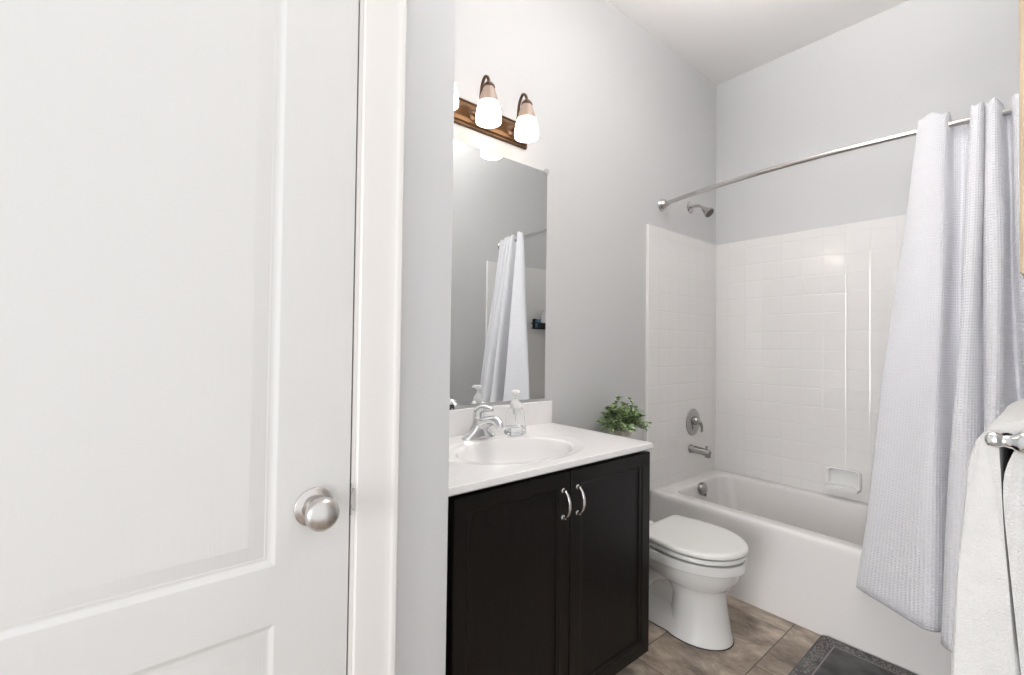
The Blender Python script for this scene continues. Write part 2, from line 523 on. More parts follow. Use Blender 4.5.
struct(obj('trim_2', casing_v(0.3125, 1), TRIM), 'white door casing between closet door and grey wall')
struct(obj('trim_3', casing_v(DY0 - 0.010, -1), TRIM), 'white door casing on the hinge side of the closet door')
bm = nb()
rings = []
for y, s in ((DY0 - 0.010, -1), (0.3125, 1)):
    rings.append([Vector((XC + t, y + s * a, 2.05 + a)) for a, t in PROF])
loft(bm, rings)
struct(obj('trim_4', bm, TRIM), 'white head casing above the closet door')
# door casing where the right wall ends
bm = nb(); bx(bm, W - 0.014, W + 0.124, 0.645, 0.66, 0, 2.1, 0.002)
struct(obj('trim_5', bm, TRIM), 'white trim capping the end of the right wall')


def baseboard(name, axis, c, s, a0, a1, label):
    bm = nb()
    pr = [(0, 0), (0.012, 0), (0.012, 0.07), (0.009, 0.078), (0.007, 0.085), (0.003, 0.09), (0, 0.09)]
    rings = []
    for a in (a0, a1):
        if axis == 'x': rings.append([Vector((c + s * t, a, z)) for t, z in pr])
        else: rings.append([Vector((a, c + s * t, z)) for t, z in pr])
    loft(bm, rings)
    struct(obj(name, bm, TRIM), label)


baseboard('baseboard_left', 'x', 0.0005, 1, 1.4095, 2.17, 'white baseboard behind the toilet')
baseboard('baseboard_right', 'x', W - 0.0005, -1, 0.68, 2.17, 'white baseboard under the towel bar')
baseboard('baseboard_closet', 'x', XC + 0.0005, 1, 0.393, 0.514, 'white baseboard below the grey wall end')

# ------------------------------------------------------------------ tiled shower walls
TS = 0.105
RIM = 0.3755
TTOP = 1.843


def uv_plane(me_bm, f_uv):
    lay = me_bm.loops.layers.uv.new('UVMap')
    for f in me_bm.faces:
        for l in f.loops:
            l[lay].uv = f_uv(l.vert.co)


U0, V0 = 0.510, 1.843 - 0.052


def tile_panel(name, a, f_uv, label):
    bm = nb(); bx(bm, *a, 0.003, 2)
    uv_plane(bm, f_uv)
    return tag(obj(name, bm, TILE, merge=False), label, 'wall tile')


tile_panel('shower_tile_wall', (0.0005, 0.013, 2.147, 2.9145, RIM, TTOP), lambda c: ((c.y - 2.147) / TS + 0.02, (c.z - V0) / TS),
           'white square tiles on the faucet wall at the left end of the bathtub')
tile_panel('shower_tile_wall', (0.0005, W - 0.0005, 2.915, YB - 0.0005, RIM, TTOP), lambda c: ((c.x - U0) / TS, (c.z - V0) / TS),
           'white square tiles on the long wall behind the bathtub, with soap dish')
tile_panel('shower_tile_wall', (W - 0.013, W - 0.0005, 2.147, 2.9145, RIM, TTOP), lambda c: ((c.y - 2.147) / TS + 0.02, (c.z - V0) / TS),
           'white square tiles behind the black caddy at the curtain end of the bathtub')

for tw in [o for o in COL.objects if o.name.startswith('shower_tile_wall') and o.dimensions.x < 0.1]:
    x0 = 0.0005 if min(v.co.x for v in tw.data.vertices) < 0.5 else W - 0.0165
    bm = nb(); bx(bm, x0, x0 + 0.016, 2.1405, 2.1469, 0.0 if 0 else RIM, TTOP + 0.001, 0.002)
    obj('tile_edge', bm, EDGEW, tw)
# ------------------------------------------------------------------ bathtub
tub = thing('bathtub', 'white bathtub with a plain apron front, along the tiled back wall', 'bathtub', (0.75, 2.55, 0.0))
bm = nb()
xa, xb, yb = 0.0005, W - 0.0005, 2.9295
rings = [rr(xa, xb, 2.176, yb, 0.004, 0.0), rr(xa, xb, 2.192, yb, 0.004, 0.12), rr(xa, xb, 2.203, yb, 0.004, 0.30), rr(xa, xb, 2.204, yb, 0.005, 0.345),
         rr(xa, xb, 2.206, yb, 0.005, 0.360), rr(xa + .001, xb - .001, 2.2105, yb - .001, 0.006, 0.370), rr(xa + .004, xb - .004, 2.219, yb - .003, 0.006, 0.3745), rr(xa + .01, xb - .01, 2.235, yb - .006, 0.01, 0.375)]
rings += [rr(0.070, 1.43, 2.292, 2.882, 0.075, 0.371), rr(0.078, 1.422, 2.300, 2.876, 0.08, 0.366), rr(0.084, 1.415, 2.306, 2.871, 0.085, 0.350),
          rr(0.095, 1.385, 2.318, 2.862, 0.09, 0.25), rr(0.115, 1.34, 2.338, 2.845, 0.10, 0.12), rr(0.14, 1.30, 2.360, 2.825, 0.11, 0.075), rr(0.20, 1.22, 2.41, 2.78, 0.11, 0.058), rr(0.5, 0.9, 2.5, 2.68, 0.08, 0.052)]
loft(bm, rings)
obj('tub_shell', bm, TUBM, tub, sharp=50)
bm = nb()
lathe(bm, [(0.036, 0), (0.038, 0.004), (0.038, 0.016), (0.034, 0.024), (0.024, 0.029), (0.0005, 0.0305)], (0.086, 2.590, 0.330), (1, 0, 0.13), 32)
bx(bm, 0.100, 0.122, 2.585, 2.595, 0.293, 0.306, 0.002)
obj('overflow_plate', bm, POLN, tub)
bm = nb()
lathe(bm, [(0.035, 0), (0.035, 0.003), (0.028, 0.004), (0.010, 0.006), (0.001, 0.006)], (0.30, 2.585, 0.0555), (0, 0, 1), 32)
obj('drain', bm, CHROME, tub)

# shower fittings on the left tile wall
YF = 2.600
arm = thing('shower_fixture', 'small chrome shower head on a bent arm above the tiles', 'shower head', (0.0, YF, 2.03))
bm = nb()
lathe(bm, [(0.036, 0), (0.036, 0.003), (0.028, 0.009), (0.013, 0.013)], (0.0005, YF, 2.030), (1, 0, 0), 28)
obj('wall_flange', bm, BNICKEL, arm)
bm = nb()
tube(bm, [(0.005, YF, 2.030), (0.04, YF, 2.031), (0.07, YF, 2.022), (0.092, YF, 2.000)], 0.0088)
obj('shower_arm', bm, BNICKEL, arm)
bm = nb()
dd = Vector((0.80, 0.0, -0.75))
lathe(bm, [(0.012, -0.008), (0.014, 0.002), (0.018, 0.010), (0.021, 0.018), (0.026, 0.030), (0.031, 0.038), (0.031, 0.046), (0.028, 0.048)], (0.092, YF, 2.000), dd, 32)
head = obj('spray_head', bm, BNICKEL, arm)
bm = nb()
lathe(bm, [(0.0265, 0.0475), (0.0265, 0.050), (0.0005, 0.0515)], (0.092, YF, 2.000), dd, 32)
obj('spray_face', bm, RUBBER, head)

valve = thing('shower_valve', 'chrome oval shower valve with lever handle on the tile wall', 'shower valve', (0.013, 2.625, 0.71))
bm = nb()
lathe(bm, [(0.070, 0), (0.072, 0.002), (0.070, 0.005), (0.055, 0.010), (0.035, 0.013), (0.030, 0.014)], (0.0135, 2.625, 0.712), (1, 0, 0), 40, sx=1.14, sy=1.12, ref=(0, 0, 1))
obj('escutcheon', bm, POLN, valve)
bm = nb()
lathe(bm, [(0.026, 0.010), (0.026, 0.022), (0.023, 0.034), (0.016, 0.042), (0.004, 0.045)], (0.0135, 2.625, 0.722), (1, 0, 0), 28)
tube(bm, [(0.048, 2.625, 0.722), (0.060, 2.632, 0.712), (0.062, 2.645, 0.685), (0.058, 2.652, 0.655)], [0.010, 0.010, 0.008, 0.006])
obj('lever_handle', bm, POLN, valve)

spout = thing('tub_spout', 'chrome tub spout below the shower valve', 'faucet', (0.013, YF, 0.55))
bm = nb()
lathe(bm, [(0.026, 0), (0.027, 0.004), (0.026, 0.010), (0.024, 0.012)], (0.0135, YF, 0.553), (1, 0, 0), 28)
tube(bm, [(0.02, YF, 0.553), (0.06, YF, 0.552), (0.105, YF, 0.549), (0.135, YF, 0.545)], [0.023, 0.022, 0.021, 0.019])
tube(bm, [(0.121, YF, 0.552), (0.122, YF, 0.536), (0.123, YF, 0.520)], [0.016, 0.0165, 0.016])
tube(bm, [(0.115, YF, 0.565), (0.115, YF, 0.580)], 0.004)
lathe(bm, [(0.007, 0), (0.007, 0.006), (0.004, 0.008)], (0.115, YF, 0.578), (0, 0, 1), 14)
obj('spout_body', bm, POLN, spout)
bm = nb()
lathe(bm, [(0.012, 0), (0.012, 0.0015)], (0.123, YF, 0.5190), (0, 0, 1), 18)
obj('spout_outlet', bm, DARK, spout)

# ceramic soap dish
bm = nb()
SX, SZ, SY = 0.712, 0.481, 2.9145
loft(bm, [[Vector((SX + a * (0.078 * s), SY - d, SZ + b_ * (0.055 * s) + o)) for a, b_ in
          [(cos(t) * max(1, 0) if 0 else (1 if cos(t) > 0 else -1) * abs(cos(t)) ** 0.28, (1 if sin(t) > 0 else -1) * abs(sin(t)) ** 0.28) for t in [2 * pi * i / 48 for i in range(48)]]]
          for s, d, o in ((1.0, 0.0, 0), (1.0, 0.010, 0), (0.98, 0.022, 0), (0.92, 0.027, 0), (0.82, 0.025, 0.002), (0.78, 0.012, 0.002), (0.72, 0.004, 0.002))])
# protruding lower lip (the tray)
rings = []
for s, d in ((1.0, 0.008), (1.0, 0.045), (0.98, 0.058), (0.93, 0.063)):
    rings.append([Vector((SX + 0.076 * s * ((1 if cos(t) > 0 else -1) * abs(cos(t)) ** 0.3), SY - d, SZ - 0.045 + 0.010 * s * ((1 if sin(t) > 0 else -1) * abs(sin(t)) ** 0.5))) for t in [2 * pi * i / 32 for i in range(32)]])
loft(bm, rings)
tag(obj('soap_dish', bm, PORC, merge=False), 'white ceramic soap dish set in the tiled back wall', 'soap dish')

# ------------------------------------------------------------------ curtain rod and curtain
RZ = 1.980
def rod_y(x):
    t = (x - 0.75) / 0.75
    return 2.290 - 0.100 * (1 - t * t)


rod = thing('shower_curtain_rod', 'curved brushed nickel curtain rod above the bathtub', 'curtain rod', (0.0, 2.29, RZ))
bm = nb()
tube(bm, [(0.012 + (W - 0.024) * i / 24, rod_y(0.012 + (W - 0.024) * i / 24), RZ) for i in range(25)], 0.0115, k=2)
obj('rod', bm, BNICKEL, rod)
for x, s in ((0.0005, 1), (W - 0.0005, -1)):
    bm = nb()
    d = Vector((s, -0.25 if s > 0 else -0.25, 0))
    lathe(bm, [(0.036, 0), (0.037, 0.003), (0.033, 0.008), (0.027, 0.012), (0.030, 0.018), (0.022, 0.028), (0.016, 0.032), (0.0155, 0.045)], (x, 2.290, RZ), (s, 0, 0), 32)
    obj('rod_flange', bm, BNICKEL, rod)

# curtain: key columns (top x, offset of top from the rod in y (minus = room side), bottom x, bottom y)
KEYS = [
    (1.118, -0.012, 0.942, 2.165), (1.122, -0.022, 0.950, 2.150), (1.134, -0.030, 1.00, 2.118), (1.155, -0.034, 1.06, 2.082), (1.176, -0.030, 1.12, 2.040),
    (1.192, -0.018, 1.165, 2.018), (1.200, 0.004, 1.192, 2.040), (1.207, 0.024, 1.212, 2.100), (1.224, 0.032, 1.228, 2.135), (1.244, 0.024, 1.232, 2.105),
    (1.252, 0.000, 1.214, 2.020), (1.257, -0.022, 1.204, 1.966), (1.267, -0.034, 1.222, 1.936), (1.279, -0.028, 1.252, 1.935), (1.285, -0.012, 1.278, 1.965),
    (1.287, 0.004, 1.290, 2.01), (1.290, -0.012, 1.294, 1.965), (1.296, -0.030, 1.302, 1.925), (1.308, -0.036, 1.325, 1.905), (1.320, -0.026, 1.352, 1.925), (1.326, 0.000, 1.368, 1.985),
    (1.333, 0.024, 1.380, 2.04), (1.345, 0.016, 1.390, 2.03), (1.351, -0.014, 1.398, 1.985), (1.368, -0.034, 1.415, 1.955), (1.388, -0.026, 1.432, 1.975), (1.400, 0.004, 1.442, 2.02), (1.418, 0.020, 1.452, 2.05),
    (1.440, -0.002, 1.462, 2.02), (1.462, -0.024, 1.472, 1.99), (1.482, -0.018, 1.482, 2.00)]
NZ = 60
ZT, ZB = 2.020, 0.250
K = 5
top = cr([(a, rod_y(a) + b_, 0) for a, b_, c, d in KEYS], K)
bot = cr([(c, d, 0) for a, b_, c, d in KEYS], K)
bm = nb()
lay = bm.loops.layers.uv.new('UVMap')
n = len(top)
ulen = [0.0]
for i in range(1, n):
    ulen.append(ulen[-1] + ((top[i] - top[i - 1]).length + (bot[i] - bot[i - 1]).length) / 2)
grid = []
for j in range(NZ + 1):
    t = j / NZ
    rowv = []
    for i in range(n):
        # header narrows slightly just below the rod, folds open towards the hem
        f = t
        p = top[i].lerp(bot[i], f)
        amp = 0.0035 * min(1, t * 4)
        p = p + Vector((amp * sin(9 * t + i * 0.19), amp * sin(7 * t + i * 0.13 + 1), 0))
        z = ZT + (ZB - ZT) * t
        edge = 0.0
        off = top[i].y - rod_y(top[i].x)
        if off > 0: z -= 0.03 * min(1, off / 0.02) * (1 - min(1, t * 6))
        z += 0.006 * sin(i * 0.5) * (1 - min(1, t * 8))
        # cut sloping shoulder at the leading edge
        if i < 10: z -= 0.028 * (1 - i / 10) ** 1.5 * (1 - min(1, t * 10))
        rowv.append(bm.verts.new((p.x, p.y, z)))
    grid.append(rowv)
for j in range(NZ):
    for i in range(n - 1):
        f = bm.faces.new((grid[j][i], grid[j][i + 1], grid[j + 1][i + 1], grid[j + 1][i]))
        for l, (a, c) in zip(f.loops, ((i, j), (i + 1, j), (i + 1, j + 1), (i, j + 1))):
            l[lay].uv = (ulen[a], (ZB - ZT) * c / NZ)
curtain = obj('shower_curtain', bm, CURT, merge=False, sharp=80, wn=False)
md = curtain.modifiers.new('cloth', 'SOLIDIFY'); md.thickness = 0.0018; md.offset = 0
tag(curtain, 'white waffle weave shower curtain gathered at the right end of the rod', 'shower curtain')

# ------------------------------------------------------------------ vanity cabinet
van = thing('vanity_cabinet', 'espresso brown two door vanity cabinet under the sink top', 'cabinet', (0.25, 0.99, 0))
CY0, CY1 = 0.560, 1.408
bm = nb()
bx(bm, 0.003, 0.497, CY0, CY0 + 0.018, 0.0, 0.806)
bx(bm, 0.003, 0.497, CY1 - 0.018, CY1, 0.085, 0.806)
bx(bm, 0.003, 0.43, CY1 - 0.018, CY1, 0.0, 0.085)
bx(bm, 0.003, 0.015, CY0 + 0.018, CY1 - 0.018, 0.0, 0.66)
bx(bm, 0.015, 0.475, CY0 + 0.018, CY1 - 0.018, 0.085, 0.103)
bx(bm, 0.478, 0.497, CY0 + 0.018, CY0 + 0.05, 0.085, 0.806)
bx(bm, 0.478, 0.497, CY1 - 0.05, CY1 - 0.018, 0.085, 0.806)
bx(bm, 0.478, 0.497, CY0 + 0.05, CY1 - 0.05, 0.765, 0.806)
bx(bm, 0.478, 0.497, CY0 + 0.05, CY1 - 0.05, 0.085, 0.12)
bx(bm, 0.478, 0.497, 0.990, 1.014, 0.12, 0.765)
obj('carcass', bm, ESPR, van, merge=False)
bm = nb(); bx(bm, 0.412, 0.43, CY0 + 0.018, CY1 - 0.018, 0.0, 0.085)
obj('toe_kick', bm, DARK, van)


def cab_door(y0, y1, z0, z1, hy):
    x0, x1 = 0.4985, 0.5190
    bm = nb()
    st = 0.052
    steps = [(0.0, x1 - 0.0025), (0.002, x1), (st - 0.010, x1), (st - 0.008, x1 - 0.002), (st - 0.002, x1 - 0.003), (st, x1 - 0.0085), (st + 0.004, x1 - 0.0095), (st + 0.02, x1 - 0.0095)]
    rings = [[Vector((x0, a, c)) for a, c in ((y0, z0), (y1, z0), (y1, z1), (y0, z1))]]
    for ins, x in steps:
        rings.append([Vector((x, a, c)) for a, c in ((y0 + ins, z0 + ins), (y1 - ins, z0 + ins), (y1 - ins, z1 - ins), (y0 + ins, z1 - ins))])
    loft(bm, rings)
    d = obj('cabinet_door', bm, ESPR, van, sharp=15)
    zb, zt = 0.666, 0.744
    bm = nb()
    for z in (zb, zt):
        lathe(bm, [(0.0075, 0), (0.0075, 0.002), (0.005, 0.004), (0.0042, 0.012)], (x1, hy, z), (1, 0, 0), 18)
    tube(bm, [(x1 + 0.008, hy, zb), (x1 + 0.019, hy, zb + 0.010), (x1 + 0.0265, hy, (zb + zt) / 2 - 0.014), (x1 + 0.0275, hy, (zb + zt) / 2), (x1 + 0.0265, hy, (zb + zt) / 2 + 0.014), (x1 + 0.019, hy, zt - 0.010), (x1 + 0.008, hy, zt)],
         [0.0038, 0.0042, 0.0048, 0.005, 0.0048, 0.0042, 0.0038], n=12)
    h_ = obj('door_pull', bm, NICKEL, d); h_['label'] = 'arched satin nickel pull'
    return d


cab_door(0.5930, 0.9995, 0.094, 0.7955, 0.968)
cab_door(1.0045, 1.4110, 0.094, 0.7955, 1.0300)

# countertop with integral oval bowl
ctop = thing('countertop', 'white cultured marble vanity top with oval basin and backsplash', 'countertop', (0.26, 0.96, 0.81))
TX0, TX1, TY0, TY1, TZ, TB = 0.0012, 0.530, 0.5155, 1.4125, 0.830, 0.808
BX, BY, BA, BB = 0.298, 0.972, 0.152, 0.215   # bowl centre, semi axes in x and y
angs = sorted([2 * pi * i / 72 for i in range(72)] + [math.atan2(cy - BY, cx - BX) % (2 * pi) for cx in (TX0, TX1) for cy in (TY0, TY1)])


def oval(s, z): return [Vector((BX + BA * s * cos(a), BY + BB * s * sin(a), z)) for a in angs]


def rect(ins, z):
    out_ = []
    for a in angs:
        c, s = cos(a), sin(a)
        ts = []
        if c > 1e-9: ts.append((TX1 - ins - BX) / c)
        if c < -1e-9: ts.append((TX0 + ins - BX) / c)
        if s > 1e-9: ts.append((TY1 - ins - BY) / s)
        if s < -1e-9: ts.append((TY0 + ins - BY) / s)
        t = min(ts)
        out_.append(Vector((BX + t * c, BY + t * s, z)))
    return out_


bm = nb()
rings = [oval(1.0, TB), rect(0.004, TB), rect(0.0, TB + 0.004), rect(0.0, TZ - 0.004), rect(0.0015, TZ - 0.001), rect(0.004, TZ), oval(1.27, TZ), oval(1.22, TZ - 0.0006), oval(1.14, TZ - 0.0028), oval(1.07, TZ - 0.0035), oval(1.03, TZ - 0.0045), oval(1.0, TZ - 0.008)]
loft(bm, rings, False, False)
obj('counter_slab', bm, MARBLE, ctop, sharp=40)
bm = nb()
rings = [oval(1.0, TZ - 0.008), oval(0.97, TZ - 0.018), oval(0.93, TZ - 0.040), oval(0.86, TZ - 0.075), oval(0.74, TZ - 0.105), oval(0.55, TZ - 0.125), oval(0.3, TZ - 0.134), oval(0.10, TZ - 0.137)]
loft(bm, rings, False, True)
basin = obj('basin', bm, MARBLE, ctop, sharp=60)
bm = nb()
lathe(bm, [(0.022, 0), (0.022, 0.002), (0.016, 0.003), (0.014, 0.008), (0.001, 0.009)], (BX, BY, TZ - 0.1365), (0, 0, 1), 28)
obj('drain', bm, CHROME, basin)
bm = nb(); bx(bm, 0.0012, 0.021, TY0, TY1, TZ - 0.001, 0.9265, 0.003, 3)
obj('backsplash', bm, MARBLE, ctop)

# faucet
FX, FY = 0.094, 0.966
fau = thing('sink_faucet', 'chrome single lever faucet behind the oval basin', 'faucet', (FX, FY, TZ))
bm = nb()


def ell(cx, cy, z, a, b_, n=40, p=1.0, tilt=0.0):
    return [Vector((cx + a * cos(t), cy + b_ * sin(t), z + tilt * cos(t) * a)) for t in [2 * pi * i / n for i in range(n)]]


loft(bm, [ell(FX, FY, TZ, 0.029, 0.076), ell(FX, FY, TZ + 0.005, 0.029, 0.075), ell(FX, FY, TZ + 0.012, 0.028, 0.064), ell(FX, FY, TZ + 0.022, 0.027, 0.052),
          ell(FX, FY, TZ + 0.035, 0.026, 0.040), ell(FX, FY, TZ + 0.050, 0.0245, 0.030), ell(FX, FY, TZ + 0.064, 0.022, 0.024), ell(FX - .001, FY, TZ + 0.074, 0.020, 0.020), ell(FX - .002, FY, TZ + 0.078, 0.012, 0.012)])
obj('faucet_body', bm, CHROME, fau, sharp=60)
bm = nb()
tube(bm, [(FX - 0.002, FY, TZ + 0.044), (FX + 0.03, FY, TZ + 0.056), (FX + 0.07, FY, TZ + 0.070), (FX + 0.105, FY, TZ + 0.073), (FX + 0.122, FY, TZ + 0.062), (FX + 0.125, FY, TZ + 0.050)],
     [0.022, 0.021, 0.018, 0.0165, 0.0155, 0.013], n=20)
obj('spout', bm, CHROME, fau, sharp=60)
bm = nb()
tube(bm, [(FX - 0.006, FY, TZ + 0.062), (FX - 0.006, FY, TZ + 0.082), (FX + 0.004, FY, TZ + 0.100), (FX + 0.026, FY, TZ + 0.110), (FX + 0.056, FY, TZ + 0.111), (FX + 0.080, FY, TZ + 0.110)],
     [0.022, 0.0215, 0.019, 0.0145, 0.011, 0.006], n=18)
obj('lever', bm, CHROME, fau, sharp=60)

# soap dispenser
DXs, DYs = 0.128, 1.110
soap = thing('soap_dispenser', 'clear foaming soap bottle with white pump beside the faucet', 'soap dispenser', (DXs, DYs, TZ))


def rsq(s, z, r): return rr(DXs - s * 0.72, DXs + s * 0.72, DYs - s, DYs + s, r, z, 5)


bm = nb()
loft(bm, [rsq(0.036, TZ + 0.0005, 0.012), rsq(0.039, TZ + 0.006, 0.012), rsq(0.0385, TZ + 0.02, 0.012), rsq(0.034, TZ + 0.06, 0.012), rsq(0.029, TZ + 0.092, 0.012), rsq(0.024, TZ + 0.100, 0.012), rsq(0.017, TZ + 0.104, 0.011)])
bot_ = obj('bottle', bm, GLASS, soap, sharp=50)
bm = nb()
loft(bm, [rsq(0.0345, TZ + 0.003, 0.011), rsq(0.0365, TZ + 0.008, 0.011), rsq(0.036, TZ + 0.024, 0.011), rsq(0.0355, TZ + 0.030, 0.011)])
o = obj('liquid_soap', bm, SOAP, bot_, sharp=50)
bm = nb()
lathe(bm, [(0.0195, 0.101), (0.021, 0.103), (0.021, 0.116), (0.0195, 0.120), (0.014, 0.128), (0.011, 0.131), (0.0085, 0.134), (0.008, 0.150), (0.013, 0.152), (0.0165, 0.155), (0.0165, 0.164), (0.013, 0.168), (0.001, 0.1685)], (DXs, DYs, TZ), (0, 0, 1), 28)
tube(bm, [(DXs, DYs, TZ + 0.161), (DXs + 0.016, DYs - 0.005, TZ + 0.1625), (DXs + 0.032, DYs - 0.010, TZ + 0.158)], [0.007, 0.006, 0.0045])
tube(bm, [(DXs, DYs, TZ + 0.103), (DXs, DYs, TZ + 0.05)], 0.0035, smoothp=False)
tube(bm, [(DXs, DYs, TZ + 0.100), (DXs, DYs, TZ + 0.078)], 0.010, smoothp=False)
obj('pump', bm, WHITEB, soap)

# ------------------------------------------------------------------ mirror
mir = thing('vanity_mirror', 'frameless rectangular wall mirror above the vanity backsplash', 'mirror', (0.0, 0.95, 0.94))
MY0, MY1, MZ0, MZ1 = 0.535, 1.380, 0.938, 1.936
bm = nb()
bx(bm, 0.0008, 0.0055, MY0, MY1, MZ0, MZ1)
obj('mirror_back', bm, MEDGE, mir)
bm = nb()
vs = [bm.verts.new((0.0062, a, c)) for a, c in ((MY0 + 0.001, MZ0 + 0.001), (MY1 - 0.001, MZ0 + 0.001), (MY1 - 0.001, MZ1 - 0.001), (MY0 + 0.001, MZ1 - 0.001))]
bm.faces.new(vs)
g_ = bmesh.ops.extrude_face_region(bm, geom=list(bm.faces))
bmesh.ops.translate(bm, verts=[v for v in g_['geom'] if isinstance(v, bmesh.types.BMVert)], vec=(-0.0006, 0, 0))
obj('mirror_glass', bm, MIRR, mir, smooth_=False)
for y, z, s in ((MY1 - 0.004, MZ1 - 0.001, 1), (0.90, MZ0 - 0.001, -1), (MY0 + 0.05, MZ1 - 0.001, 1), (0.66, MZ0 - 0.001, -1)):
    bm = nb()
    big = abs(y - 0.90) < 1e-6 or y > 1.37
    w_ = 0.012 if big else 0.009
    bx(bm, 0.0008, 0.0105, y - w_, y + w_, min(z, z + s * 0.014), max(z, z + s * 0.014), 0.002)
    bx(bm, 0.0068, 0.0105, y - w_ * 0.8, y + w_ * 0.8, min(z, z - s * 0.008), max(z, z - s * 0.008), 0.0012)
    c_ = obj('mirror_clip', bm, CLIP if s > 0 else DARKCLIP, mir)
    bm = nb()
    lathe(bm, [(0.0038, 0), (0.0036, 0.0015), (0.001, 0.002)], (0.0105, y, z + s * 0.008), (1, 0, 0), 12)
    obj('screw', bm, SCREW, c_)

# ------------------------------------------------------------------ vanity light
vl = thing('vanity_light', 'bronze three lamp wall light with lit frosted shades above the mirror', 'wall light', (0.0, 0.97, 2.05))
PY0, PY1, PZ0, PZ1 = 0.685, 1.255, 2.003, 2.103
bm = nb()
rings = []
for x, i in ((0.0008, 0.0), (0.004, 0.0), (0.007, 0.003), (0.010, 0.010), (0.013, 0.0125), (0.017, 0.014), (0.0205, 0.022), (0.022, 0.030)):
    rings.append([Vector((x, a, c)) for a, c in ((PY0 + i, PZ0 + i), (PY1 - i, PZ0 + i), (PY1 - i, PZ1 - i), (PY0 + i, PZ1 - i))])
loft(bm, rings)
obj('backplate', bm, BRONZEP, vl, sharp=25)
bm = nb()
tube(bm, [(0.008, PY0 + 0.004, PZ0 + 0.004), (0.008, PY1 - 0.004, PZ0 + 0.004)], 0.0045, smoothp=False)
tube(bm, [(0.008, PY0 + 0.004, PZ1 - 0.004), (0.008, PY1 - 0.004, PZ1 - 0.004)], 0.0045, smoothp=False)
tube(bm, [(0.008, PY1 - 0.004, PZ0 + 0.004), (0.008, PY1 - 0.004, PZ1 - 0.004)], 0.0045, smoothp=False)
tube(bm, [(0.008, PY0 + 0.004, PZ0 + 0.004), (0.008, PY0 + 0.004, PZ1 - 0.004)], 0.0045, smoothp=False)
obj('backplate_rim', bm, BRONZE, vl)
LX = 0.120
for y in (0.785, 0.970, 1.155):
    bm = nb()
    lathe(bm, [(0.022, 0), (0.022, 0.003), (0.016, 0.008), (0.009, 0.011)], (0.0215, y, 2.046), (1, 0, 0), 24)
    tube(bm, [(0.030, y, 2.046), (0.048, y, 2.044), (0.062, y, 2.058), (0.068, y, 2.095), (0.074, y, 2.135), (0.092, y, 2.163), (0.110, y, 2.156), (0.119, y, 2.138), (LX, y, 2.122)], 0.0058, n=12)
    tube(bm, [(0.050, y, 2.046), (0.068, y, 2.035), (0.082, y, 2.042), (0.082, y, 2.054), (0.074, y, 2.055)], [0.004, 0.0035, 0.003, 0.0025, 0.003], n=10)
    lathe(bm, [(0.008, 0.016), (0.014, 0.010), (0.021, 0.003), (0.0225, -0.004), (0.021, -0.006)], (LX, y, 2.118), (0, 0, 1), 24)
    arm_ = obj('lamp_arm', bm, BRONZE, vl)
    bm = nb()
    prof = [(0.0195, 2.114), (0.024, 2.103), (0.030, 2.088), (0.037, 2.066), (0.0435, 2.040), (0.048, 2.018), (0.0500, 1.998), (0.0490, 1.984)]
    prof = [(r_ * 0.95, z) for r_, z in prof]
    outer = [(r_, z - 2.0) for r_, z in prof]
    inner = [(r_ - 0.003, z - 2.0) for r_, z in prof[::-1]]
    lathe(bm, outer + inner, (LX, y, 2.0), (0, 0, 1), 36, cap0=False, cap1=False)
    o = obj('lamp_shade', bm, SHADE, vl, sharp=70)
    bm = nb()
    lathe(bm, [(0.0005, 0.0), (0.012, 0.002), (0.021, 0.010), (0.025, 0.022), (0.022, 0.036), (0.014, 0.052), (0.012, 0.070), (0.0125, 0.085)], (LX, y, 2.010), (0, 0, 1), 24)
    obj('light_bulb', bm, BULB, vl, sharp=70)

# ------------------------------------------------------------------ toilet
TYC = 1.808
toi = thing('toilet', 'white toilet with closed lid between the dark vanity and the bathtub', 'toilet', (0.35, TYC, 0))


def seat_ring(x0, x1, hw, z):
    """elongated seat outline: straight back at x0 with tight corners, round tip at x1"""
    cx = x0 + (x1 - x0) * 0.50
    w0 = hw * 0.83
    half = []
    for i in range(17):                       # tip to widest
        a = pi / 2 * i / 16
        half.append((cx + (x1 - cx) * cos(a), hw * sin(a)))
    for i in range(1, 11):                    # widest to back corner
        x = cx + (x0 + 0.016 - cx) * i / 10
        half.append((x, w0 + (hw - w0) * sin(pi / 2 * (x - x0) / (cx - x0))))
    for a in (30, 60, 90):
        half.append((x0 + 0.016 - 0.016 * sin(radians(a)), w0 - 0.014 * (1 - cos(radians(a))) + 0.001))
    half.append((x0, w0 * 0.5))
    pts = [Vector((x, TYC + y, z)) for x, y in half] + [Vector((x0, TYC, z))] + [Vector((x, TYC - y, z)) for x, y in half[:0:-1]]
    return pts


def orng(cx, hl, hw, z, n=56, back=1.0):
    pts = []
    for i in range(n):
        t = 2 * pi * i / n
        c, s = cos(t), sin(t)
        k = 1.0 if c > 0 else 0.75
        pts.append(Vector((cx + hl * (1 if c > 0 else -1) * abs(c) ** k * (1 if c > 0 else back), TYC + hw * (1 if s > 0 else -1) * abs(s) ** (1.0 if c > 0 else 0.8), z)))
    return pts


bm = nb()
